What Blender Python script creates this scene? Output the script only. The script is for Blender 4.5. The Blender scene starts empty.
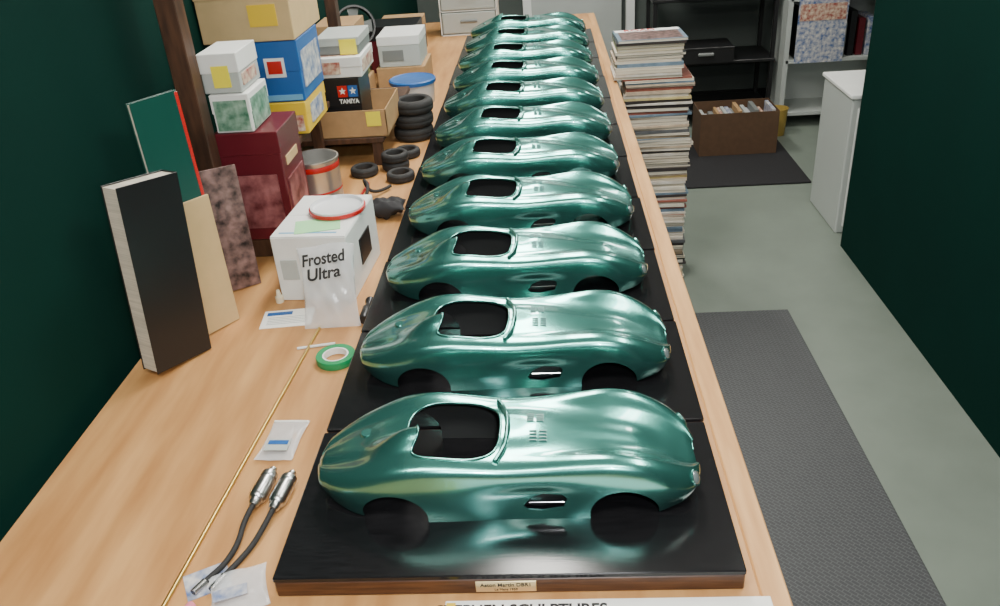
import bpy, bmesh, math, random
import numpy as np
from mathutils import Vector, Matrix
from mathutils.bvhtree import BVHTree
random.seed(7)
COL=bpy.context.scene.collection
BZ=0.90   # bench top
TZ=0.935  # display base top

# ------------------------------------------------------------ materials
_m={}
def mat(name,col,rough=.5,metal=0.,var=.0,scale=20.,bump=0.,coat=0.,alpha=1.,emit=None,es=0.,stretch=None,col2=None,spec=.5,detail=3.,trans=0.):
    if name in _m: return _m[name]
    m=bpy.data.materials.new(name); m.use_nodes=True; nt=m.node_tree; b=nt.nodes['Principled BSDF']
    b.inputs['Roughness'].default_value=rough; b.inputs['Metallic'].default_value=metal
    b.inputs['Coat Weight'].default_value=coat; b.inputs['Coat Roughness'].default_value=.04
    b.inputs['Alpha'].default_value=alpha; b.inputs['Specular IOR Level'].default_value=spec
    b.inputs['Transmission Weight'].default_value=trans
    tc=nt.nodes.new('ShaderNodeTexCoord'); mp=nt.nodes.new('ShaderNodeMapping')
    nt.links.new(tc.outputs['Object'],mp.inputs['Vector'])
    if stretch: mp.inputs['Scale'].default_value=stretch
    nz=nt.nodes.new('ShaderNodeTexNoise'); nz.inputs['Scale'].default_value=scale; nz.inputs['Detail'].default_value=detail
    nt.links.new(mp.outputs[0],nz.inputs['Vector'])
    rp=nt.nodes.new('ShaderNodeValToRGB')
    if col2 is None:
        a=tuple(max(0,x*(1-var)) for x in col); d=tuple(min(1,x*(1+var)) for x in col)
    else: a=col; d=col2
    rp.color_ramp.elements[0].color=(*a,1); rp.color_ramp.elements[1].color=(*d,1)
    rp.color_ramp.elements[0].position=.3; rp.color_ramp.elements[1].position=.7
    nt.links.new(nz.outputs['Fac'],rp.inputs['Fac']); nt.links.new(rp.outputs['Color'],b.inputs['Base Color'])
    if bump:
        bp=nt.nodes.new('ShaderNodeBump'); bp.inputs['Strength'].default_value=bump; bp.inputs['Distance'].default_value=.002
        nt.links.new(nz.outputs['Fac'],bp.inputs['Height']); nt.links.new(bp.outputs[0],b.inputs['Normal'])
    if emit: b.inputs['Emission Color'].default_value=(*emit,1); b.inputs['Emission Strength'].default_value=es
    _m[name]=m; return m

def S(r,g,b):
    f=lambda v:(v/255/12.92) if v/255<=.04045 else ((v/255+.055)/1.055)**2.4
    return (f(r),f(g),f(b))

PAINT=mat('teal_metallic_paint',(.118,.430,.375),.24,.90,.16,1400,coat=1.)
INNER=mat('shell_inside_black',(.012,.014,.014),.7)
BLACKTOP=mat('black_satin_lacquer',(.009,.009,.010),.17,0,.3,30,.04,stretch=(1,12,1),spec=.4)
WALNUT=mat('walnut_edge',S(60,34,20),.4,0,col2=S(94,60,36),scale=14,stretch=(1,1,14))
PLY=mat('birch_ply_bench',S(172,122,72),.45,0,col2=S(202,154,98),scale=5,stretch=(5,.7,1),bump=.05)
STRIP=mat('pale_wood_edge_strip',S(184,134,80),.45,0,col2=S(212,164,106),scale=9,stretch=(6,.5,1))
DARKWOOD=mat('dark_wood',S(52,34,24),.5,0,col2=S(86,58,40),scale=12,stretch=(6,6,1))
WHITE=mat('white_card',S(228,230,226),.55,0,.03)
PAPER=mat('paper_white',S(238,238,232),.7,0,.02)
CARD=mat('corrugated_cardboard',S(170,136,94),.75,0,.08,30)
CARDB=mat('brown_cardboard_dark',S(92,68,48),.8,0,.1,30)
BLUE=mat('blue_print',S(34,92,160),.4)
LBLUE=mat('light_blue_print',S(110,170,205),.4)
YELLOW=mat('yellow_print',S(228,190,50),.45)
NOTE=mat('yellow_sticky_note',S(240,225,60),.6)
RED=mat('red_print',S(190,32,28),.35)
GREEN=mat('green_plastic',S(26,140,84),.3)
DGREEN=mat('dark_green_print',S(10,70,60),.4)
MAROON=mat('maroon_card',S(92,24,34),.35,0,.1,8)
BLACK=mat('black_plastic',(.012,.012,.013),.35)
RUBBER=mat('black_rubber',(.018,.018,.018),.75,0,.2,60)
CHROME=mat('chrome',(.75,.76,.77),.15,1.)
STEEL=mat('brushed_aluminium',(.55,.55,.54),.3,1.,.1,40,stretch=(1,1,20))
BRASS=mat('brass',(.62,.44,.14),.3,1.)
PLAQUE=mat('plaque_brass',(.80,.66,.38),.3,.8)
TIN=mat('tin_can_metal',(.70,.70,.68),.30,.85,.1,3)
GREY=mat('grey_plastic',S(120,124,122),.5)
LGREY=mat('light_grey_paint',S(178,184,180),.5)
TAN=mat('tan_manila_folder',S(200,172,124),.6,0,.05)
PHOTO=mat('printed_photo_dark',S(20,16,16),.35,0,col2=S(150,120,114),scale=45,detail=6)
PHOTOG=mat('printed_photo_green',S(20,96,66),.35,0,col2=S(160,190,170),scale=45,detail=6)
PHOTOB=mat('printed_photo_blue',S(50,90,150),.35,0,col2=S(225,220,210),scale=45,detail=6)
PHOTOR=mat('printed_photo_red',S(150,30,30),.35,0,col2=S(230,215,190),scale=50,detail=6)
PHOTOM=mat('printed_photo_maroon',S(80,20,28),.3,0,col2=S(170,110,110),scale=26,detail=5)
INK=mat('black_ink',(.01,.01,.01),.6)
LENS=mat('lens_glass',(.30,.36,.36),.08,.5,coat=1.)
LOUV=mat('louvre_highlight',(.70,.90,.84),.3,.2)  # pale tone paints the white highlights on the raised teal louvres
SLOT_SHADE=mat('louvre_slot_shade',(.045,.16,.14),.4,.3)  # darker teal on a solid face paints the shade of the louvre opening
FILM=mat('clear_plastic_film',(.85,.88,.9),.15,0,.0,alpha=.38,bump=.6,scale=60)
FILM2=mat('translucent_tub_plastic',(.75,.78,.8),.25,0,alpha=.55)
PINK=mat('pink_rubber',S(214,120,140),.6)

# ------------------------------------------------------------ helpers
def link(o):
    COL.objects.link(o); return o
def mobj(name,bm_or_mesh,mats=(),parent=None,loc=(0,0,0),rot=(0,0,0),smooth=None,**kw):
    if isinstance(bm_or_mesh,bmesh.types.BMesh):
        me=bpy.data.meshes.new(name); bm_or_mesh.to_mesh(me); bm_or_mesh.free()
    else: me=bm_or_mesh
    for m in (mats if isinstance(mats,(list,tuple)) else [mats]): me.materials.append(m)
    if smooth is not None:
        for p in me.polygons: p.use_smooth=True
        me.set_sharp_from_angle(angle=math.radians(smooth))
    o=bpy.data.objects.new(name,me); link(o); o.location=loc; o.rotation_euler=rot
    if parent: o.parent=parent
    for k,v in kw.items(): o[k]=v
    return o
def boxbm(sx,sy,sz,bev=.001,seg=1,c=(0,0,0)):
    bm=bmesh.new(); bmesh.ops.create_cube(bm,size=1)
    for v in bm.verts: v.co=Vector((v.co.x*sx+c[0],v.co.y*sy+c[1],(v.co.z+.5)*sz+c[2]))
    if bev>0: bmesh.ops.bevel(bm,geom=list(bm.edges),offset=min(bev,.45*min(sx,sy,sz)),segments=seg,affect='EDGES',profile=.5)
    return bm
def addbox(bm,sx,sy,sz,c,bev=0,mi=0):
    b=boxbm(sx,sy,sz,bev,1,c)
    for f in b.faces: f.material_index=mi
    me=bpy.data.meshes.new('t'); b.to_mesh(me); b.free(); bm.from_mesh(me); bpy.data.meshes.remove(me)
def lathe(prof,n=40,closed=False):
    bm=bmesh.new(); rings=[]
    for r,z in prof:
        if r<1e-6: rings.append([bm.verts.new((0,0,z))])
        else: rings.append([bm.verts.new((r*math.cos(2*math.pi*i/n),r*math.sin(2*math.pi*i/n),z)) for i in range(n)])
    prs=list(zip(rings,rings[1:]))
    if closed: prs.append((rings[-1],rings[0]))
    for a,b in prs:
        for i in range(n):
            j=(i+1)%n
            if len(a)==1 and len(b)==1: continue
            if len(a)==1: bm.faces.new((a[0],b[j],b[i]))
            elif len(b)==1: bm.faces.new((a[i],a[j],b[0]))
            else: bm.faces.new((a[i],a[j],b[j],b[i]))
    bmesh.ops.recalc_face_normals(bm,faces=bm.faces)
    return bm
def tube(name,pts,r,m,parent=None,n=12,cyc=False,loc=(0,0,0),**kw):
    cu=bpy.data.curves.new(name,'CURVE'); cu.dimensions='3D'; cu.bevel_depth=r; cu.bevel_resolution=3; cu.use_fill_caps=True; cu.resolution_u=8
    sp=cu.splines.new('NURBS' if len(pts)>2 else 'POLY'); sp.points.add(len(pts)-1)
    for i,p in enumerate(pts): sp.points[i].co=(*p,1)
    if len(pts)>2: sp.order_u=3; sp.use_endpoint_u=not cyc; sp.use_cyclic_u=cyc
    t=bpy.data.objects.new('tmp',cu); link(t); dg=bpy.context.evaluated_depsgraph_get()
    me=bpy.data.meshes.new_from_object(t.evaluated_get(dg)); bpy.data.objects.remove(t)
    me.materials.clear()
    return mobj(name,me,m,parent,loc,smooth=60,**kw)
def txt(body,size,m,parent,loc,rot=(0,0,0),name='lettering',align='CENTER',ext=.0003,sx=1.,bold=0.,shear=0.):
    cu=bpy.data.curves.new(name,'FONT'); cu.body=body; cu.size=size; cu.extrude=ext; cu.align_x=align; cu.align_y='CENTER'; cu.offset=bold; cu.shear=shear
    t=bpy.data.objects.new('tmp',cu); link(t); dg=bpy.context.evaluated_depsgraph_get()
    me=bpy.data.meshes.new_from_object(t.evaluated_get(dg)); bpy.data.objects.remove(t)
    me.materials.clear()
    o=mobj(name,me,m,parent,loc,rot); o.scale=(sx,1,1); return o
def tag(o,label,cat,group=None,kind=None):
    o['label']=label; o['category']=cat
    if group: o['group']=group
    return o
def decal(par,dims,face,u0,u1,v0,v1,m,name='printed_label',th=.0026):
    sx,sy,sz=dims
    if face=='F': return mobj(name,boxbm((u1-u0)*sx,th,(v1-v0)*sz,0),m,par,(((u0+u1)/2-.5)*sx,-sy/2-th/2,v0*sz))
    if face=='R': return mobj(name,boxbm(th,(u1-u0)*sy,(v1-v0)*sz,0),m,par,(sx/2+th/2,((u0+u1)/2-.5)*sy,v0*sz))
    if face=='T': return mobj(name,boxbm((u1-u0)*sx,(v1-v0)*sy,.0008,0),m,par,(((u0+u1)/2-.5)*sx,((v0+v1)/2-.5)*sy,sz+.0008))
def carton(name,label,cat,dims,loc,mbody,mlid=None,lid=.25,rz=0,group=None,bev=.002):
    sx,sy,sz=dims
    o=mobj(name,boxbm(sx,sy,sz,bev),mbody,None,loc,(0,0,rz)); tag(o,label,cat,group)
    if mlid is not None:
        h=sz*lid; mobj('lid',boxbm(sx+.003,sy+.003,h,.0015),mlid,o,(0,0,sz-h+.001))
    return o

# ------------------------------------------------------------ room
def struct(name,dims,c,m):
    o=mobj(name,boxbm(*dims,0),m,None,c); o['kind']='structure'; return o
FLOORM=mat('grey_green_vinyl_floor',S(120,130,120),.35,0,.06,6,.03)
WALLG=mat('dark_green_wall_paint',(.0004,.022,.0160),.9,0,.05,4,spec=.1)
WALLB=mat('grey_green_wall_paint',S(80,88,84),.7,0,.06,4)
CEIL=mat('ceiling_white',S(190,190,184),.8)
struct('floor',(5.6,8,.05),(.9,1.9,-.05),FLOORM)
struct('wall_left',(.06,8,2.7),(-.52,1.9,0),WALLG)
struct('wall_right',(.06,4.4,2.7),(1.78,.66,0),WALLG)
struct('wall_back',(5.6,.06,2.7),(.9,5.35,0),WALLB)
struct('wall_front',(5.6,.06,2.7),(.9,-2.1,0),WALLB)
struct('wall_far_right',(.06,2.5,2.7),(3.2,4.1,0),WALLB)
struct('ceiling',(5.6,8,.05),(.9,1.9,2.7),CEIL)
struct('baseboard_back',(5.6,.015,.1),(.9,5.31,0),BLACK)

bench=bpy.data.objects.new('workbench',None); link(bench); tag(bench,'long plywood-topped workbench with a pale wood edge strip','workbench')
bt=mobj('bench_top',boxbm(1.10,4.9,.035,.002),PLY,bench,(.09,1.70,BZ-.035))
mobj('edge_strip',boxbm(.036,4.9,.038,.002),STRIP,bench,(.658,1.70,BZ-.038))
mobj('apron',boxbm(.02,4.8,.12,.002),WALNUT,bench,(.62,1.70,BZ-.16))
leg=boxbm(.07,.07,BZ-.035,.004); lm=bpy.data.meshes.new('leg'); leg.to_mesh(lm); leg.free(); lm.materials.append(DARKWOOD)
for x in (-.38,.57):
    for y in (-.65,1.5,4.0):
        l=bpy.data.objects.new('leg',lm); link(l); l.parent=bench; l.location=(x,y,0)

def matrub():
    m=bpy.data.materials.new('rubber_diamond_mat'); m.use_nodes=True; nt=m.node_tree; b=nt.nodes['Principled BSDF']
    b.inputs['Roughness'].default_value=.5
    tc=nt.nodes.new('ShaderNodeTexCoord'); mp=nt.nodes.new('ShaderNodeMapping'); mp.inputs['Rotation'].default_value=(0,0,math.radians(45))
    ck=nt.nodes.new('ShaderNodeTexBrick'); ck.inputs['Scale'].default_value=22; ck.inputs['Mortar Size'].default_value=.03
    ck.inputs['Color1'].default_value=(*S(62,64,66),1); ck.inputs['Color2'].default_value=(*S(68,70,72),1); ck.inputs['Mortar'].default_value=(*S(88,90,92),1)
    nt.links.new(tc.outputs['Object'],mp.inputs[0]); nt.links.new(mp.outputs[0],ck.inputs['Vector']); nt.links.new(ck.outputs['Color'],b.inputs['Base Color'])
    bp=nt.nodes.new('ShaderNodeBump'); bp.inputs['Distance'].default_value=.003; bp.inputs['Strength'].default_value=.5
    nt.links.new(ck.outputs['Fac'],bp.inputs['Height']); nt.links.new(bp.outputs[0],b.inputs['Normal']); return m
MATR=matrub()
KEEP=[]
o=mobj('floor_mat',boxbm(.70,4.0,.012,.005,2),MATR,None,(1.0,.26,0)); tag(o,'grey rubber floor mat with diamond tread beside the bench','floor mat'); KEEP.append(o)
o=mobj('floor_mat',boxbm(1.15,.80,.012,.005,2),mat('black_mat',(.012,.012,.014),.8,0,.2,80,.3),None,(1.27,3.93,0)); tag(o,'plain black floor mat in front of cardboard boxes','floor mat')

# ------------------------------------------------------------ car shell
L=.560
keys=np.array([ # s, w, zm, wb, zb, zf, cf, zc
[0.000,.020,.036,.016,.030,.041,.012,.041],
[0.012,.044,.036,.036,.022,.047,.026,.048],
[0.035,.060,.037,.050,.014,.053,.038,.054],
[0.080,.079,.040,.069,.007,.064,.053,.064],
[0.150,.094,.042,.085,.002,.080,.067,.076],
[0.220,.101,.044,.095,.000,.093,.075,.085],
[0.300,.1015,.045,.096,.000,.098,.078,.092],
[0.400,.098,.042,.095,.000,.093,.077,.095],
[0.500,.095,.040,.093,.000,.087,.075,.095],
[0.600,.095,.040,.093,.000,.088,.075,.091],
[0.700,.098,.043,.094,.000,.093,.076,.083],
[0.780,.101,.045,.095,.000,.095,.078,.075],
[0.860,.101,.043,.092,.003,.087,.077,.065],
[0.920,.094,.039,.083,.009,.072,.070,.055],
[0.960,.083,.036,.072,.014,.058,.060,.047],
[0.985,.066,.034,.055,.019,.048,.047,.042],
[1.000,.042,.032,.034,.025,.038,.028,.037]])
def herm(xs,ys,x):
    m=np.gradient(ys,xs)
    i=int(np.clip(np.searchsorted(xs,x)-1,0,len(xs)-2)); h=xs[i+1]-xs[i]; t=(x-xs[i])/h
    return (2*t**3-3*t**2+1)*ys[i]+(t**3-2*t**2+t)*h*m[i]+(-2*t**3+3*t**2)*ys[i+1]+(t**3-t**2)*h*m[i+1]
def section(s,n=28):
    w,zm,wb,zb,zf,cf,zc=[herm(keys[:,0],keys[:,k],s) for k in range(1,8)]
    sc=.0085*math.exp(-((s-.58)/.11)**2)      # scooped flank between the wheels
    P=[(wb,zb),((wb+w)/2+.001-sc*.8,zb+(zm-zb)*.5),(w-sc,zm),(w*.988-sc*.1,zm+(zf-zm)*.45),(w*.45+cf*.55+.005*w/.1,zm+(zf-zm)*.87),(cf,zf),(cf*.66,zf*.48+zc*.52-.0025),(cf*.33,zf*.06+zc*.94),(0,zc)]
    full=P+[(-a,b) for a,b in P[-2::-1]]
    A=np.array(full); d=np.r_[0,np.cumsum(np.hypot(*np.diff(A,axis=0).T))]
    T=np.linspace(0,d[-1],2*n+1)
    ys=np.array([herm(d,A[:,0],t) for t in T]); zs=np.array([herm(d,A[:,1],t) for t in T])
    return ys,zs
def sm(a,b,x):
    t=min(1,max(0,(x-a)/(b-a))); return t*t*(3-2*t)
bm=bmesh.new(); rows=[]
ss=np.r_[np.linspace(0,.02,6)[:-1],np.linspace(.02,.97,116)[:-1],np.linspace(.97,1,8)]
for s in ss:
    ys,zs=section(s); row=[]
    for y,z in zip(ys,zs):
        top=sm(.045,.07,z)
        hr=.031*math.exp(-(abs(y+.038)/.022)**2.6)*sm(.12,.27,s)*(1-sm(.37,.41,s))
        bb=.004*math.exp(-(y/.022)**2)*sm(.5,.6,s)*(1-sm(.82,.93,s))
        row.append(bm.verts.new(((s-.5)*L,y,z+top*(hr+bb))))
    rows.append(row)
for a,b in zip(rows,rows[1:]):
    for i in range(len(a)-1): bm.faces.new((a[i],a[i+1],b[i+1],b[i]))
for row in (rows[0],rows[-1]):
    try: bm.faces.new(row)
    except Exception: pass
bmesh.ops.recalc_face_normals(bm,faces=bm.faces)
up=sum(1 for f in bm.faces if f.normal.z>0 and f.calc_center_median().z>.07)-sum(1 for f in bm.faces if f.normal.z<0 and f.calc_center_median().z>.07)
if up<0: bmesh.ops.reverse_faces(bm,faces=bm.faces)
bvh=BVHTree.FromBMesh(bm)
me=bpy.data.meshes.new('body'); bm.to_mesh(me); bm.free(); me.materials.append(PAINT); me.materials.append(INNER)
shell=bpy.data.objects.new('shelltmp',me); link(shell)
cut=[]
def cutter(b):
    mm=bpy.data.meshes.new('c'); b.to_mesh(mm); b.free(); c=bpy.data.objects.new('c',mm); link(c); cut.append(c)
def prism(pts,axis,a,b_):
    b=bmesh.new()
    f=lambda p,h:(p[0],h,p[1]) if axis=='y' else (p[0],p[1],h)
    A=[b.verts.new(f(p,a)) for p in pts]; B=[b.verts.new(f(p,b_)) for p in pts]
    b.faces.new(A); b.faces.new(B[::-1])
    for i in range(len(pts)):
        j=(i+1)%len(pts); b.faces.new((A[j],A[i],B[i],B[j]))
    bmesh.ops.recalc_face_normals(b,faces=b.faces); return b
RX=(.222-.5)*L; FX=(.80-.5)*L
for cx in (RX,FX):
    cutter(prism([(cx+.048*math.cos(t),.008+.045*math.sin(t)) for t in np.linspace(0,2*math.pi,49)[:-1]],'y',-.2,.2))
VX=(.605-.5)*L
vent=[(VX-.032,.020),(VX-.022,.032),(VX-.004,.040),(VX+.024,.040),(VX+.030,.034),(VX+.024,.018),(VX-.006,.012),(VX-.026,.014)]
cutter(prism(vent,'y',-.2,.2))
C0,C1=(.246-.5)*L,(.494-.5)*L
cm=(C0+C1)/2; ca=(C1-C0)/2; cb=.068; CY=-.008; cpts=[]
for t in np.linspace(0,2*math.pi,81)[:-1]:
    c_,s_=math.cos(t),math.sin(t); n=.55
    x=cm+ca*abs(c_)**n*(1 if c_>0 else -1); y=cb*abs(s_)**n*(1 if s_>0 else -1)
    x-= .010*(abs(y)/cb)**2 if c_>0 else 0
    if c_<0: x+=.024*math.exp(-(abs(y+CY+.038)/.022)**3)
    cpts.append((x,y+CY))
cutter(prism(cpts,'z',.055,.2))
g=bmesh.new(); bmesh.ops.create_uvsphere(g,u_segments=24,v_segments=12,radius=1)
for v in g.verts: v.co=Vector((v.co.x*.02+.5*L+.002,v.co.y*.036,v.co.z*.0085+.032))
cutter(g)
so=shell.modifiers.new('s','SOLIDIFY'); so.thickness=.0028; so.offset=-1; so.material_offset=1; so.material_offset_rim=0
for c in cut:
    bo=shell.modifiers.new('b','BOOLEAN'); bo.operation='DIFFERENCE'; bo.object=c; bo.solver='EXACT'
dg=bpy.context.evaluated_depsgraph_get()
bme=bpy.data.meshes.new_from_object(shell.evaluated_get(dg)); bme.name='car_body'
for p in bme.polygons: p.use_smooth=True
bme.set_sharp_from_angle(angle=math.radians(38))
bpy.data.objects.remove(shell)
for c in cut: bpy.data.objects.remove(c)
def topz(x,y):
    h=bvh.ray_cast(Vector((x,y,.5)),Vector((0,0,-1))); return h[0].z if h[0] else 0
def sidey(x,z,sgn=-1):
    h=bvh.ray_cast(Vector((x,sgn*.5,z)),Vector((0,-sgn,0))); return h[0].y if h[0] else sgn*.09

car=bpy.data.objects.new('model_car_body',bme); link(car)
parts=[]
rim=[(x,y,topz(x,y)+.0005) for x,y in cpts]
def rimtube(name,pts,r,m,cyc):
    o=tube(name,pts,r,m,car,cyc=cyc); parts.append(o); return o
rimtube('cockpit_rim',rim,.0019,PAINT,True)
wf=[]
for yy in np.linspace(-.076,.064,15):
    xx=C1+.010-.016*(abs(yy+.006)/.070)**2.2
    wf.append((xx,yy,topz(xx,yy)+.003))
rimtube('windscreen_flange',wf,.0040,PAINT,False)
for sg in (-1,1):
    yv=sidey(VX,.025,sg)
    o=mobj('vent_strip',boxbm(.050,.002,.0022,.0006),CHROME,car,(VX+.001,yv+sg*.0005,.025)); parts.append(o)
    o=mobj('vent_liner',prism([(VX+(p[0]-VX)*1.12,.025+(p[1]-.025)*1.15) for p in vent],'y',yv-sg*.010,yv-sg*.012),BLACK,car); parts.append(o)
    h=bvh.ray_cast(Vector((.5,sg*.067,.046)),Vector((-1,0,0)))
    if h[0]:
        q_=h[1].to_track_quat('Z','Y').to_euler()
        o=mobj('headlight',lathe([(0,.0035),(.005,.003),(.0085,.0016),(.0105,-.0006),(.0108,-.004),(0,-.005)],24),LENS,car,smooth=50)
        o.location=h[0]; o.rotation_euler=q_; parts.append(o)
        o=mobj('headlight_ring',lathe([(.0105,-.002),(.0105,.0006),(.0118,.0006),(.0122,-.002)],28,True),PAINT,car,smooth=50)
        o.location=h[0]; o.rotation_euler=q_; parts.append(o)
    lb=bmesh.new()
    ly=sg*.0200-.004
    for k in range(4):
        for q in (0,1):
            x=(.570-.5)*L+q*.0140+(.004 if sg<0 else 0); y=ly+(k-1.5)*.0058
            z=topz(x,y)
            vs=[lb.verts.new(c) for c in ((x-.0056,y-.0018,z-.0002),(x+.0056,y-.0018,z-.0002),(x+.0056,y+.0018,z-.0002),(x-.0056,y+.0018,z-.0002),(x-.0048,y-.0008,z+.0020),(x+.0048,y-.0008,z+.0020),(x+.0048,y+.0010,z+.0014),(x-.0048,y+.0010,z+.0014))]
            for fi,f in enumerate(((0,1,5,4),(1,2,6,5),(2,3,7,6),(3,0,4,7),(4,5,6,7))):
                ff=lb.faces.new([vs[i] for i in f]); ff.material_index=1 if fi==0 else 0
    bmesh.ops.recalc_face_normals(lb,faces=lb.faces)
    o=mobj('bonnet_louvres',lb,[LOUV,SLOT_SHADE],car); parts.append(o)
fx=(.13-.5)*L; o=mobj('filler_cap',lathe([(0,.003),(.009,.003),(.0100,.0015),(.0105,-.004)],28),PAINT,car,(fx,.018,topz(fx,.018)-.0015),smooth=40); parts.append(o)

LAB='teal metallic open sports racing car body shell on black base'
tag(car,LAB,'model car','row of teal model car bodies')
PITCH=.3219
base=mobj('display_base',boxbm(.62,.312,.027,.002),WALNUT,None,(.31,.157,BZ)); tag(base,'black-topped rectangular wooden display base with walnut front edge','display base','row of black display bases')
bp_=mobj('black_top',boxbm(.622,.314,.008,.0015),BLACKTOP,base,(0,0,.027))
NC=11
offs=[(0,0),(.003,0),(.0,.0),(.004,0),(-.003,0),(.002,0),(.0,0),(.004,0),(-.002,0),(.002,0),(.004,0)]
allcars=[]
for i in range(NC):
    ox,oy=offs[i]
    cx=.307+ox; cy=.195+i*PITCH+oy
    if i==0: b=base; c=car
    else:
        b=base.copy(); link(b); t=bp_.copy(); link(t); t.parent=b
        c=car.copy(); link(c)
        for p in parts:
            q=p.copy(); link(q); q.parent=c
    b.location=(.31+ox*.5,.157+i*PITCH,BZ)
    c.location=(cx,cy,TZ+.0002); c.rotation_euler=(0,0,random.uniform(-.008,.008))
    allcars.append(c); KEEP+=[b,c]
allcars[0]['label']='teal metallic car body shell on base with brass plaque'
pl=mobj('plaque',boxbm(.080,.0015,.019,.0005),PLAQUE,base,(-.0,-.157,.005))
txt('Aston Martin DBR1',.0084,INK,base,(0,-.1580,.0175),(math.radians(90),0,0),name='plaque_lettering',ext=.0002,bold=.0001)
txt('Le Mans 1959',.0055,INK,base,(0,-.1580,.0095),(math.radians(90),0,0),name='plaque_lettering',ext=.0002)

o=mobj('notepad',boxbm(.42,.25,.004,.001),PAPER,None,(.44,-.138,BZ)); tag(o,'white ruled notepad sheet with marker writing','notepad'); KEEP.append(o)
txt('STEPHEN SCULPTURES',.022,INK,o,(-.11,.108,.0042),name='lettering',bold=.0006)
mobj('yellow_margin',boxbm(.012,.20,.001,0),YELLOW,o,(-.202,.02,.004))

# ------------------------------------------------------------ magazines
def covermat():
    m=bpy.data.materials.new('magazine_cover'); m.use_nodes=True; nt=m.node_tree; b=nt.nodes['Principled BSDF']; b.inputs['Roughness'].default_value=.35
    oi=nt.nodes.new('ShaderNodeObjectInfo'); rp=nt.nodes.new('ShaderNodeValToRGB'); cr=rp.color_ramp; cr.interpolation='CONSTANT'
    cols=[S(224,214,192),S(150,90,76),S(206,198,184),S(90,92,94),S(226,218,200),S(140,124,100),S(200,184,130),S(110,130,146),S(215,208,196),S(60,54,52),S(196,176,152)]
    while len(cr.elements)<len(cols): cr.elements.new(.5)
    for i,c in enumerate(cols): cr.elements[i].position=i/len(cols); cr.elements[i].color=(*c,1)
    nt.links.new(oi.outputs['Random'],rp.inputs['Fac'])
    tc=nt.nodes.new('ShaderNodeTexCoord'); nz=nt.nodes.new('ShaderNodeTexNoise'); nz.inputs['Scale'].default_value=25; nz.inputs['Detail'].default_value=5
    nt.links.new(tc.outputs['Object'],nz.inputs['Vector'])
    mx=nt.nodes.new('ShaderNodeMixRGB'); mx.blend_type='OVERLAY'; mx.inputs['Fac'].default_value=.6
    nt.links.new(rp.outputs[0],mx.inputs[1]); nt.links.new(nz.outputs['Fac'],mx.inputs[2]); nt.links.new(mx.outputs[0],b.inputs['Base Color']); return m
COVER=covermat()
PAGES=mat('magazine_pages',S(206,198,180),.8,0,.16,8,stretch=(1,1,60))
def magmesh(w,d,h):
    b=bmesh.new()
    addbox(b,w-.004,d-.003,h-.001,(0,-.0005,.0005),0,1)
    addbox(b,w,d,.0007,(0,0,0),0,0); addbox(b,w,d,.0007,(0,0,h-.0007),0,0)
    addbox(b,w,.0012,h,(0,d/2,0),.0004,0)
    addbox(b,.0012,d,h,(-w/2+.0006,0,0),.0004,0)
    mm=bpy.data.meshes.new('magazine'); b.to_mesh(mm); b.free(); mm.materials.append(COVER); mm.materials.append(PAGES); return mm
mms=[magmesh(.272,.21,.010),magmesh(.265,.205,.012),magmesh(.275,.215,.008),magmesh(.262,.21,.014)]
hs=[.010,.012,.008,.014]
z=0.0; k=0; dx=0;dy=0
while z<1.055 and k<110:
    i=random.randrange(4); 
    dx=.8*dx+random.uniform(-.009,.009); dy=.8*dy+random.uniform(-.006,.006)
    xc=.832 if z<.906 else .798
    rz=random.uniform(-.05,.05)
    if z<.906: dx=max(dx,-.003)
    if z>.84: rz*=.3
    m=bpy.data.objects.new('magazine',mms[i]); link(m); m.location=(xc+dx,2.60+dy,z); m.rotation_euler=(0,0,rz+(math.pi if random.random()<.5 else 0))
    tag(m,'worn magazine lying flat in a tall floor-standing stack','magazine','tall stack of magazines beside the bench')
    z+=hs[i]+.0002; k+=1
m.rotation_euler=(0,0,.03)
mobj('cover_picture',boxbm(.24,.15,.0006,0),PHOTO,m,(0,-.02,hs[i]))
mobj('cover_banner',boxbm(.26,.04,.0006,0),PAPER,m,(0,.08,hs[i]))
txt('ROAD',.045,RED,m,(-.03,.08,hs[i]+.001),bold=.001)

# ------------------------------------------------------------ left side: shelving + boxes
sh=bpy.data.objects.new('shelf_unit',None); link(sh); sh.location=(0,.05,BZ); tag(sh,'dark wooden open shelf unit standing on the workbench','shelf unit'); KEEP.append(sh)
mobj('post',boxbm(.045,.05,.80,.002),DARKWOOD,sh,(-.405,1.00,0))
mobj('post',boxbm(.035,.05,.80,.002),DARKWOOD,sh,(-.320,2.08,.093))
mobj('shelf_board',boxbm(.20,.40,.018,.002),DARKWOOD,sh,(-.370,1.46,.203))
mobj('shelf_board',boxbm(.33,.62,.018,.002),DARKWOOD,sh,(-.29,1.99,.075))
mobj('post',boxbm(.03,.03,.204,.002),DARKWOOD,sh,(-.45,1.28,0))
mobj('post',boxbm(.03,.03,.204,.002),DARKWOOD,sh,(-.32,1.64,0))
mobj('post',boxbm(.03,.03,.076,.002),DARKWOOD,sh,(-.15,2.27,0))
mobj('post',boxbm(.03,.03,.076,.002),DARKWOOD,sh,(-.15,1.70,0))

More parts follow.
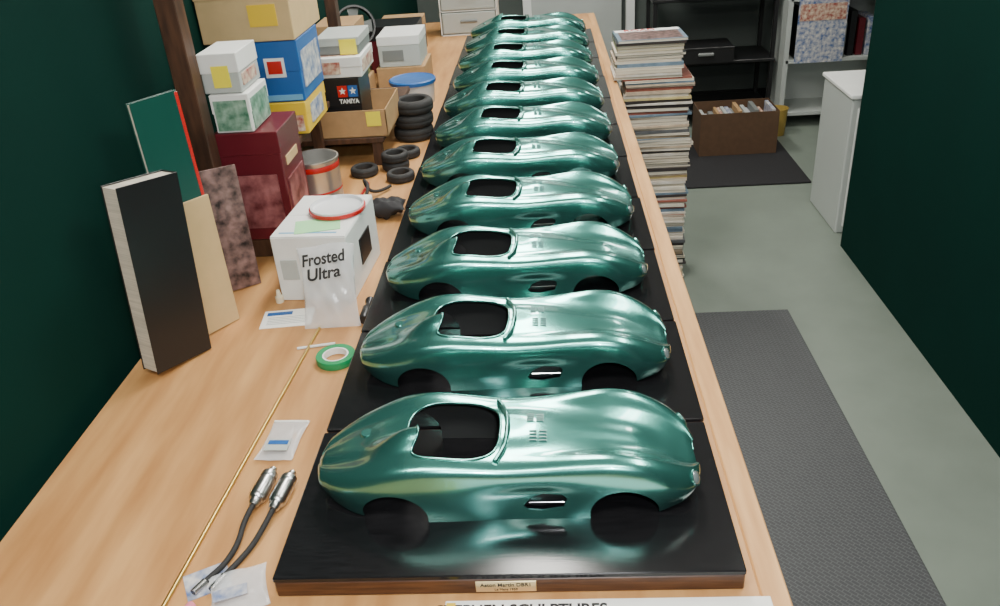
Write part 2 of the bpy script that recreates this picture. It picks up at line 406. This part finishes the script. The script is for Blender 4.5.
d=(.150,.17,.27)
o=carton('storage_box','dark maroon printed box on a wooden riser','box',d,(-.315,1.125,BZ+.05),MAROON,MAROON,.2)
decal(o,d,'F',.12,.88,.12,.62,PHOTOM); decal(o,d,'R',.12,.88,.15,.55,PHOTOM); decal(o,d,'R',.2,.75,.66,.74,TAN)
o=mobj('wooden_riser',boxbm(.15,.17,.05,.003),DARKWOOD,None,(-.304,1.130,BZ)); tag(o,'low dark wooden riser block under a maroon box','riser')
zz=BZ+.05+.272
d=(.088,.14,.088)
o=carton('kit_box','white model kit box with green car picture label','box',d,(-.335,1.115,zz),WHITE,WHITE,.5,group='white kit boxes')
decal(o,d,'F',.06,.94,.06,.86,PHOTOG); decal(o,d,'R',.06,.94,.06,.86,PHOTOG)
o=carton('kit_box','white model kit box with yellow sticker and red stripe','box',d,(-.345,1.120,zz+.091),LGREY,WHITE,.5,group='white kit boxes')
decal(o,d,'F',.3,.75,.15,.7,NOTE); decal(o,d,'R',.1,.8,.15,.45,PHOTOR)
zs=BZ+.222
d=(.19,.22,.085)
o=carton('kit_box','yellow model kit box under a blue kit box','box',d,(-.345,1.44,zs),YELLOW,YELLOW,.4); decal(o,d,'F',.55,.95,.1,.6,PHOTOR); decal(o,d,'R',.2,.8,.2,.8,PHOTOB)
d=(.19,.22,.155)
o=carton('kit_box','blue model kit box with red and white emblem','box',d,(-.342,1.445,zs+.087),BLUE,BLUE,.5)
decal(o,d,'F',.52,.80,.42,.74,WHITE); decal(o,d,'F',.56,.76,.48,.69,RED,th=.0036); decal(o,d,'F',.03,.97,.03,.12,LBLUE); decal(o,d,'R',.1,.9,.2,.8,PHOTOB)
d=(.24,.28,.15)
o=carton('cardboard_box','plain tan cardboard box on top of blue kit box','box',d,(-.365,1.47,zs+.245),TAN,TAN,.3)
mobj('packing_tape',boxbm(.03,.282,.001,0),CARD,o,(0,0,.151)); decal(o,d,'F',.55,.85,.25,.6,YELLOW)
zl=BZ+.094
tr=bpy.data.objects.new('cardboard_tray',None); link(tr); tr.location=(-.218,1.80,zl); tag(tr,'open cardboard tray with a yellow note on its side','tray')
b=bmesh.new(); addbox(b,.22,.26,.003,(0,0,0)); 
for c,s in (((0,-.1285,0),(.22,.003,.085)),((0,.1285,0),(.22,.003,.085)),((-.1085,0,0),(.003,.26,.085)),((.1085,0,0),(.003,.26,.085))): addbox(b,*s,c,.0005)
mobj('tray',b,CARD,tr)
mobj('sticky_note',boxbm(.045,.001,.045,0),NOTE,tr,(.07,-.1308,.035))
d=(.125,.16,.175)
o=carton('kit_box','black kit box with red and blue star emblem squares','box',d,(-.248,1.78,zl+.0035),BLACK,BLACK,.5)
decal(o,d,'F',.46,.70,.68,.88,RED); decal(o,d,'F',.72,.96,.68,.88,BLUE)
def star(r,m,par,loc):
    b=bmesh.new(); vs=[b.verts.new(((r if i%2==0 else r*.42)*math.sin(i*math.pi/5),0,(r if i%2==0 else r*.42)*math.cos(i*math.pi/5))) for i in range(10)]
    b.faces.new(vs); return mobj('emblem_star',b,m,par,loc)
star(.012,WHITE,o,(.010,-.0828,.137)); star(.012,WHITE,o,(.0425,-.0828,.137))
txt('TAMIYA',.019,WHITE,o,(.027,-.0822,.105),(math.radians(90),0,0),bold=.0006,sx=.9)
d=(.16,.2,.060)
o=carton('kit_box','white kit box with red car picture','box',d,(-.250,1.80,zl+.181),WHITE,WHITE,.5)
decal(o,d,'F',.08,.6,.2,.8,PHOTOR); decal(o,d,'R',.1,.9,.2,.8,PHOTOR); decal(o,d,'T',.1,.9,.1,.9,PHOTOR)
d=(.13,.18,.05)
o=carton('kit_box','grey kit box stacked on white kit box','box',d,(-.240,1.82,zl+.244),GREY,LGREY,.5); decal(o,d,'F',.55,.95,.0,.9,NOTE)
o=mobj('tin_can',lathe([(0,.0),(.065,0),(.067,.002),(.065,.006),(.065,.150),(.0675,.154),(.0675,.160),(.063,.160),(.062,.01),(0,.008)],48),TIN,None,(-.250,1.325,BZ),smooth=40); tag(o,'open shiny tin can with red bands','can')
for z0,hh in ((.132,.014),(.070,.004)): mobj('red_band',lathe([(.0658,z0),(.0664,z0+.001),(.0664,z0+hh),(.0658,z0+hh+.001)],48),RED,o,smooth=40)

d=(.170,.24,.155)
wb=carton('white_box','white cardboard box with papers and round lid on top','box',d,(-.130,.930,BZ),WHITE,None,rz=-.07)
decal(wb,d,'R',.35,.7,.3,.7,BLACK); decal(wb,d,'F',.08,.30,.35,.65,LGREY)
mobj('top_flap',boxbm(.168,.118,.002,.0005),WHITE,wb,(0,-.06,.155)); mobj('top_flap',boxbm(.168,.118,.002,.0005),WHITE,wb,(0,.06,.155))
mobj('printed_line',boxbm(.13,.006,.0006,0),LBLUE,wb,(-.005,-.10,.157))
o=mobj('paper_sheet',boxbm(.10,.07,.0012,0),mat('pale_green_paper',S(160,222,160),.7),None,(-.128,.870,BZ+.1575),(0,0,.2)); tag(o,'pale green paper slip on a white box','paper')
o=mobj('round_lid',lathe([(0,.004),(.05,.004),(.056,.007),(.059,.014),(.0615,.014),(.062,.004),(.060,0),(0,0)],56),mat('frosted_lid',(.75,.77,.78),.2),None,(-.100,.950,BZ+.1590),smooth=40); tag(o,'round white plastic lid with a red rim','lid')
mobj('red_ring',lathe([(.061,.001),(.0645,.001),(.0650,.009),(.0635,.0095),(.061,.009)],56,True),RED,o,smooth=40)

def pouch(name,w,h,t,m,loc,rot,label,cat,seed,n=22):
    rnd=random.Random(seed); ph=[rnd.uniform(0,6) for _ in range(6)]
    b=bmesh.new()
    for sgn in (-1,1):
        g=[]
        for i in range(n+1):
            r=[]
            for j in range(n+1):
                u=i/n;v=j/n; e=(max(0,4*u*(1-u))**.5)*(max(0,4*v*(1-v))**.5)
                wv=.25*math.sin(9*u+ph[0]+5*v)+.2*math.sin(13*v+ph[1]-7*u)+.12*math.sin(23*u+17*v+ph[2])
                ed=.01*math.sin(7*v+ph[3])*w*8
                r.append(b.verts.new(((u-.5)*w*(1-.10*math.sin(3.1*v))+(ed*.06),sgn*t*.5*e*(1+wv)+.15*t*wv,v*h+.02*h*math.sin(6*u+ph[4])*v)))
            g.append(r)
        for i in range(n):
            for j in range(n): b.faces.new((g[i][j],g[i+1][j],g[i+1][j+1],g[i][j+1]))
    bmesh.ops.remove_doubles(b,verts=b.verts,dist=1e-5); bmesh.ops.recalc_face_normals(b,faces=b.faces)
    o=mobj(name,b,m,None,loc,rot,smooth=80); return tag(o,label,cat)
fb=pouch('plastic_bag',.120,.175,.03,FILM,(-.078,.690,BZ+.003),(math.radians(-20),0,.05),'crumpled clear plastic bag with black marker writing','plastic bag',3)
txt('Frosted',.034,INK,fb,(-.004,-.020,.148),(math.radians(90),math.radians(-6),0),bold=.0008,sx=.85,shear=.2)
txt('Ultra',.034,INK,fb,(-.006,-.021,.117),(math.radians(90),math.radians(-6),0),bold=.0008,shear=.2)
lf=mobj('leaflet',boxbm(.11,.075,.0012,0),PAPER,None,(-.190,.740,BZ),(0,0,.1)); tag(lf,'white printed leaflet with a blue heading on bench','leaflet')
mobj('printed_heading',boxbm(.055,.014,.0004,0),BLUE,lf,(-.02,.022,.0013)); 
for k in range(5): mobj('printed_line',boxbm(.085,.002,.0003,0),LGREY,lf,(-.0,.005-k*.007,.0013))
o=mobj('tape_roll',lathe([(.026,.0),(.038,0),(.039,.002),(.039,.013),(.038,.015),(.026,.015)],48,True),GREEN,None,(-.045,.570,BZ),smooth=40); tag(o,'round green tape roll lying on bench','tape roll')
mobj('tape_core',lathe([(.0225,.001),(.0258,.001),(.0258,.0145),(.0225,.0145)],40,True),WHITE,o,smooth=40)

def book(name,label,cat,w,h,t,loc,rot,mc,mp=PAGES,lean=0.):
    b=bmesh.new(); addbox(b,w-.004,t-.003,h-.006,(0,0,.003),0,1)
    addbox(b,w,.0015,h,(0,-t/2+.0007,0),.0004,0); addbox(b,w,.0015,h,(0,t/2-.0007,0),.0004,0); addbox(b,.002,t,h,(w/2-.001,0,0),.0006,0)
    M_=Matrix.Rotation(lean,3,'Y')
    for v in b.verts: v.co=M_@v.co
    zmin=min(v.co.z for v in b.verts)
    for v in b.verts: v.co.z-=zmin
    o=mobj(name,b,[mc,mp],None,loc,rot); return tag(o,label,cat)
o=book('magazine','glossy magazine with engine photo standing on the bench','magazine',.17,.285,.006,(-.370,.862,BZ+.001),(math.radians(-6),0,.62),PHOTO,lean=.03)
o=book('portfolio','tall dark green portfolio with a red edge','portfolio',.12,.475,.01,(-.376,.785,BZ+.001),(math.radians(-3),0,1.15),DGREEN,lean=.03); q=mobj('red_edge',boxbm(.009,.0115,.470,.001),RED,o,(.058,0,.002),(0,.03,0))
o=book('folder','tan manila folder standing behind a black binder','folder',.14,.285,.005,(-.338,.690,BZ+.001),(math.radians(-3),math.radians(0),1.0),TAN,TAN,lean=.03)
o=book('ring_binder','thick black ring binder standing on its edge','binder',.13,.370,.045,(-.370,.585,BZ+.001),(math.radians(-2),0,1.05),BLACK,PAGES,lean=.10)
mobj('label_pocket',boxbm(.0008,.022,.16,0),mat('faded_lettering',S(96,88,72),.6),o,(.0745,0,.16),(0,.10,0))

# ------------------------------------------------------------ tools on bench
def handpiece(loc,rot,pts,lab):
    e=bpy.data.objects.new('rotary_handpiece',None); link(e); tag(e,lab,'tool','flexible shaft handpieces'); e.location=loc
    mobj('grip',lathe([(0,0),(.006,0),(.008,.004),(.0085,.006),(.0085,.012),(.0120,.015),(.0135,.020),(.0135,.056),(.0115,.058),(.0115,.060),(.0135,.062),(.0135,.070),(.009,.074),(.0065,.078),(.0065,.084),(0,.085)],32),STEEL,e,(0,0,.014),rot,smooth=35)
    tube('flexible_hose',pts,.0042,RUBBER,e)
    p=pts[-1]; q=pts[-2]
    tube('metal_ferrule',[q,p],.0052,STEEL,e)
    return e
handpiece((-.082,.160,BZ),(math.radians(-90),0,math.radians(-6)),[(0,0,.014),(-.004,-.03,.013),(-.001,-.07,.007),(-.008,-.11,.006),(-.026,-.14,.006),(-.036,-.16,.006)],'aluminium rotary tool handpiece with black flexible hose')
handpiece((-.048,.150,BZ),(math.radians(-90),0,math.radians(-6)),[(0,0,.014),(-.004,-.03,.012),(-.012,-.065,.007),(-.026,-.10,.006),(-.036,-.12,.006),(-.046,-.145,.006)],'aluminium rotary tool handpiece with bent black hose')
z1=pouch('zip_bag',.066,.108,.010,FILM,(-.085,.272,BZ+.006),(math.radians(-90),0,-.05),'small clear zip bag with printed blue label','plastic bag',5)
mobj('bag_label',boxbm(.040,.001,.030,0),LGREY,z1,(0,-.0085,.015)); mobj('bag_label',boxbm(.034,.001,.010,0),BLUE,z1,(0,-.0095,.030)); mobj('zip_seal',boxbm(.062,.004,.004,.001),PAPER,z1,(0,-.002,.100))
z2=pouch('zip_bag',.080,.080,.012,FILM,(-.040,-.030,BZ+.008),(math.radians(-90),0,.35),'crumpled clear parts bag with white card insert','plastic bag',9)
mobj('bag_label',boxbm(.045,.001,.02,0),PHOTOB,z2,(-.01,-.010,.02))
o=mobj('card_insert',boxbm(.06,.05,.001,0),PHOTOB,None,(-.108,.030,BZ),(0,0,.5)); tag(o,'small printed card lying beside clear bags','card')
rod=tube('brass_rod',[(-.160,-.15,BZ+.0035),(-.107,.72,BZ+.0035)],.0032,BRASS,None); tag(rod,'long thin brass rod lying along the bench','rod')
rod=tube('white_rod',[(-.135,.635,BZ+.003),(-.060,.650,BZ+.003)],.0028,WHITE,None); tag(rod,'short white plastic rod on bench','rod')
o=mobj('pink_eraser',lathe([(0,0),(.006,0),(.007,.002),(.007,.03),(.005,.034),(0,.034)],20),PINK,None,(-.110,-.015,BZ+.007),(math.radians(90),0,-.4),smooth=40); tag(o,'pink eraser stick lying on bench','eraser')
o=mobj('nozzle_cap',lathe([(0,0),(.009,0),(.009,.014),(.006,.016),(.004,.030),(0,.031)],24),mat('cream_plastic',S(225,215,185),.5),None,(-.228,.815,BZ),smooth=40); tag(o,'small cream plastic nozzle cap on bench','cap')
o=mobj('black_clamp',lathe([(0,0),(.009,0),(.011,.003),(.011,.05),(.007,.055),(.007,.075),(.011,.080),(.011,.085),(0,.087)],24),BLACK,None,(-.014,.70,BZ+.012),(math.radians(-90),0,0),smooth=40); tag(o,'small black clamp handle beside a display base','clamp')

o=pouch('tool_pouch',.11,.075,.045,mat('black_cloth',(.015,.015,.017),.8),(-.055,1.23,BZ+.030),(math.radians(-90),0,.1),'soft black cloth tool pouch on the bench','pouch',11)
o=tube('red_cable',[(-.16,1.30,BZ+.008),(-.14,1.36,BZ+.03),(-.155,1.43,BZ+.015),(-.13,1.50,BZ+.035),(-.16,1.55,BZ+.01)],.004,RED,None); tag(o,'tangled thin red cable beside a tin can','cable')
o=tube('black_cable',[(-.14,1.33,BZ+.008),(-.11,1.40,BZ+.05),(-.15,1.47,BZ+.06),(-.12,1.44,BZ+.01),(-.08,1.52,BZ+.01)],.005,RUBBER,None); tag(o,'tangled black cable beside a tin can','cable')
def tyremesh(R,w):
    r=R*.62
    return lathe([(r,w*.1),(r*1.04,0),(R*.86,-w*.02),(R*.96,w*.12),(R,w*.28),(R,w*.47),(R*.99,w*.5),(R,w*.53),(R,w*.72),(R*.96,w*.88),(R*.86,w*1.02),(r*1.04,w),(r,w*.9)],44,True)
tm=bpy.data.meshes.new('tyre'); b=tyremesh(.043,.026); b.to_mesh(tm); b.free(); tm.materials.append(RUBBER)
tl=bpy.data.meshes.new('tyre'); b=tyremesh(.068,.044); b.to_mesh(tl); b.free(); tl.materials.append(RUBBER)
for mm_ in (tm,tl):
    for p in mm_.polygons: p.use_smooth=True
def tyre(me_,loc,rot=(0,0,0)):
    t=bpy.data.objects.new('rubber_tyre',me_); link(t); t.location=loc; t.rotation_euler=rot; tag(t,'black rubber model car tyre lying on the bench','tyre','loose model tyres')
for k in range(3): tyre(tl,(-.072+.004*k,1.94,BZ+.001+.0455*k))
for k in range(2): tyre(tm,(-.090,1.64,BZ+.001+.0272*k))
for p in ((-.182,1.60),(-.070,1.75),(-.06,1.54)): tyre(tm,(p[0],p[1],BZ+.001))
o=mobj('plastic_tub',lathe([(0,0),(.078,0),(.08,.004),(.086,.085),(.083,.085),(.077,.006),(0,.005)],40),FILM2,None,(-.130,2.38,BZ),smooth=40); tag(o,'translucent plastic tub with a blue lid','tub')
mobj('lid',lathe([(.084,.084),(.091,.080),(.092,.092),(.086,.096),(.08,.093),(0,.092)],44),BLUE,o,smooth=40)
d=(.17,.22,.12)
o=carton('white_box','white box with printed side on a cardboard box','box',d,(-.200,2.66,BZ+.101),LGREY,WHITE,.3); decal(o,d,'F',.1,.6,.2,.55,GREY)
o=carton('cardboard_box','low brown cardboard box under a white box','box',(.20,.24,.10),(-.200,2.66,BZ),CARD,None)
o=carton('cardboard_box','green and brown storage carton at the back of bench','box',(.15,.2,.22),(-.39,2.40,BZ+.10),mat('olive_card',S(112,120,80),.6),CARD,.3)
o=carton('cardboard_box','brown cardboard box against the wall','box',(.17,.26,.10),(-.39,2.40,BZ),CARD,None)
o=carton('tool_case','dark red tool case at back of bench','case',(.22,.2,.20),(-.28,2.98,BZ),MAROON,BLACK,.3); decal(o,(.22,.2,.20),'F',.2,.8,.2,.6,BLACK)
o=carton('cardboard_box','brown cardboard box near the drawer unit','box',(.2,.2,.16),(-.30,3.3,BZ),CARDB,CARD,.3)
fn=bpy.data.objects.new('desk_fan',None); link(fn); fn.location=(-.40,2.70,BZ); tag(fn,'small black desk fan standing on the bench','fan')
mobj('fan_base',lathe([(0,0),(.05,0),(.052,.006),(.04,.014),(.012,.02),(.010,.16),(0,.16)],32),BLACK,fn,(0,0,0),smooth=40)
mobj('grille_ring',lathe([(.076,-.004),(.084,-.004),(.084,.030),(.076,.030)],40,True),BLACK,fn,(0,0,.24),(math.radians(70),0,.4),smooth=40)
b=bmesh.new()
for k in range(4):
    a=k*math.pi/2; p=[(.012,-.012,0),(.070,-.03,.012),(.073,.02,.02),(.012,.012,.008)]
    b.faces.new([b.verts.new((x*math.cos(a)-y*math.sin(a),x*math.sin(a)+y*math.cos(a),z)) for x,y,z in p])
mobj('fan_blades',b,GREY,fn,(0,0,.24),(math.radians(70),0,.4))
dr=bpy.data.objects.new('drawer_unit',None); link(dr); dr.location=(0,3.70,BZ); tag(dr,'white plastic drawer unit at the far end of bench','drawer unit')
b=bmesh.new(); addbox(b,.30,.2,.006,(0,0,0)); addbox(b,.006,.2,.36,(-.147,0,0)); addbox(b,.006,.2,.36,(.147,0,0)); addbox(b,.30,.006,.36,(0,.097,0)); addbox(b,.30,.2,.006,(0,0,.355)); addbox(b,.3,.2,.005,(0,0,.12)); addbox(b,.3,.2,.005,(0,0,.24))
mobj('frame',b,WHITE,dr)
for k in range(3):
    q=mobj('drawer',boxbm(.28,.18,.105,.004),LGREY,dr,(0,-.012,.01+.118*k)); mobj('handle',boxbm(.09,.012,.012,.003),GREY,q,(0,-.094,.055))
# ------------------------------------------------------------ far area
door=mobj('door_1',boxbm(.62,.05,2.1,.003),LGREY,None,(.62,5.28,0)); door['kind']='structure'
o=mobj('trim_1',boxbm(.06,.06,2.1,.003),WHITE,None,(.99,5.27,0)); o['kind']='structure'
o=mobj('trim_2',boxbm(.06,.06,2.1,.003),WHITE,None,(.28,5.27,0)); o['kind']='structure'
rk=bpy.data.objects.new('rack_shelf',None); link(rk); rk.location=(1.48,4.80,0); tag(rk,'black metal rack with shelves against the wall','shelf rack')
for x in (-.38,.38):
    for y in (-.18,.18): mobj('post',boxbm(.025,.025,1.5,.002),BLACK,rk,(x,y,0))
for z in (.1,.42,.82,1.25): mobj('shelf_board',boxbm(.8,.4,.02,.003),BLACK,rk,(0,0,z))
d=(.36,.26,.10)
o=carton('equipment_case','black equipment case on a black rack shelf','case',d,(1.42,4.68,.441),BLACK,BLACK,.15); mobj('handle',boxbm(.1,.02,.02,.005),GREY,o,(0,-.14,.05))
o=carton('equipment_case','small grey electronic box on rack shelf','case',(.22,.2,.06),(1.35,4.68,.841),GREY,BLACK,.2)
def openbox(loc,d,lab,fill):
    sx,sy,sz=d; e=bpy.data.objects.new('cardboard_box',None); link(e); e.location=loc; tag(e,lab,'box','open cardboard boxes on floor')
    b=bmesh.new(); addbox(b,sx,sy,.004,(0,0,0))
    for c,s in (((0,-sy/2,0),(sx,.004,sz)),((0,sy/2,0),(sx,.004,sz)),((-sx/2,0,0),(.004,sy,sz)),((sx/2,0,0),(.004,sy,sz))): addbox(b,*s,c)
    mobj('carton',b,CARDB,e)
    x0=loc[0]-sx/2+.02
    k=0
    while x0<loc[0]+sx/2-.03:
        t=random.uniform(.015,.03)
        q=mobj('book',boxbm(t,sy*.7,sz*random.uniform(.70,.98),.002),[LGREY,PHOTOB,GREY,CARD,PHOTOR][k%5],None,(x0+t/2,loc[1],loc[2]+.006)); tag(q,'book standing upright in an open cardboard box','book','books in the cardboard boxes'); x0+=t+.004; k+=1
openbox((1.54,4.16,.0125),(.46,.28,.26),'open brown cardboard box full of books on mat',0)
o=mobj('yellow_bucket',lathe([(0,0),(.05,0),(.06,.17),(.063,.17),(.063,.175),(.058,.175),(.048,.006),(0,.006)],32),mat('dull_yellow',S(170,144,70),.5),None,(1.87,4.40,0),smooth=40); tag(o,'small dull yellow bucket beside cardboard box','bucket')
bc=bpy.data.objects.new('bookcase',None); link(bc); bc.location=(2.25,4.85,0); tag(bc,'white bookcase with dark shelves by the wall','bookcase'); KEEP.append(bc)
b=bmesh.new(); addbox(b,.03,.35,1.6,(-.33,0,0)); addbox(b,.03,.35,1.6,(.33,0,0)); addbox(b,.66,.02,1.6,(0,.16,0)); 
for z in (.08,.42,.80,1.2,1.58): addbox(b,.66,.35,.02,(0,0,z))
mobj('frame',b,LGREY,bc)
for k in range(9):
    h=random.uniform(.2,.3); q=mobj('book',boxbm(.04,.2,h,.002),[BLACK,MAROON,PHOTOB,PAPER,DGREEN,GREY][k%6],None,(2.0+k*.055,4.82,.4405)); tag(q,'book standing on a white bookcase shelf','book','books in the white bookcase'); KEEP.append(q)
mobj('poster',boxbm(.3,.004,.4,0),PHOTOB,bc,(-.13,-.177,.42)); mobj('poster_banner',boxbm(.28,.006,.10,0),PHOTOR,bc,(-.13,-.178,.68))
cb_=mobj('cabinet',boxbm(.55,.42,.66,.006),LGREY,None,(2.04,3.10,0)); tag(cb_,'light grey metal cabinet standing on the floor','cabinet'); mobj('door',boxbm(.5,.015,.58,.004),WHITE,cb_,(0,-.2175,.04)); mobj('top_panel',boxbm(.57,.44,.02,.004),WHITE,cb_,(0,0,.66))

for o in list(COL.objects):
    if o.parent is None and o not in KEEP and o.get('kind')!='structure' and o.name!='workbench' and o.get('category'):
        o.location.y*=1.035

# ------------------------------------------------------------ lights
TUBE=mat('fluorescent_tube',(1,1,1),.5,emit=(1,.98,.93),es=16)
def fixture(x,y,rot,ln,power):
    e=bpy.data.objects.new('ceiling_light',None); link(e); e.location=(x,y,2.62); e.rotation_euler=(0,0,rot); tag(e,'twin tube fluorescent ceiling light fixture','ceiling light','fluorescent ceiling lights')
    b=bmesh.new(); addbox(b,.30,ln,.02,(0,0,.06)); addbox(b,.01,ln,.08,(-.15,0,0)); addbox(b,.01,ln,.08,(.15,0,0)); mobj('housing',b,CEIL,e)
    for s in (-.07,.07):
        mobj('tube',lathe([(0,0),(.018,0),(.018,ln*.94),(0,ln*.94)],16),TUBE,e,(s,ln*.47,.03),(math.radians(90),0,0),smooth=50)
    ld=bpy.data.lights.new('lamp','AREA'); ld.shape='RECTANGLE'; ld.size=.26; ld.size_y=ln*.95; ld.energy=power; ld.color=(1,.97,.90)
    l=bpy.data.objects.new('lamp',ld); link(l); l.parent=e; l.location=(0,0,-.015)
fixture(.30,1.75,0,1.2,40)
fixture(.35,3.7,0,1.2,42)
fixture(1.3,.9,0,1.2,22)
fixture(1.9,4.3,0,.9,14)
fixture(.2,-.7,math.radians(90),1.2,30)
# added key light just above the viewpoint, for bright spots facing the camera
ld=bpy.data.lights.new('flash_key','AREA'); ld.shape='DISK'; ld.size=.07; ld.energy=14; ld.color=(.97,.98,1)
fl=bpy.data.objects.new('flash_key',ld); link(fl); fl.location=(.46,-.80,1.88)
fl.rotation_euler=(Vector((.25,1.1,.9))-Vector((.46,-.80,1.88))).to_track_quat('-Z','Y').to_euler()
w=bpy.data.worlds.new('w'); bpy.context.scene.world=w; w.use_nodes=True; w.node_tree.nodes['Background'].inputs[0].default_value=(.8,.85,.9,1); w.node_tree.nodes['Background'].inputs[1].default_value=.3

# ------------------------------------------------------------ camera
f,th,ps,r=831.32,.5035,.0745,.0750
c,s=math.cos(ps),math.sin(ps); ct,st=math.cos(th),math.sin(th)
F=Vector((-s*ct,c*ct,-st)); R0=Vector((c,s,0)); U0=R0.cross(F)
R=R0*math.cos(r)-U0*math.sin(r); U=U0*math.cos(r)+R0*math.sin(r)
cd=bpy.data.cameras.new('camera'); cam=bpy.data.objects.new('camera',cd); link(cam)
cd.sensor_fit='HORIZONTAL'; cd.sensor_width=36; cd.lens=f/1000*36; cd.clip_start=.01
M=Matrix((R,U,-F)).transposed().to_4x4(); M.translation=Vector((.3881,-.7759,.8344+TZ)); cam.matrix_world=M
bpy.context.scene.camera=cam
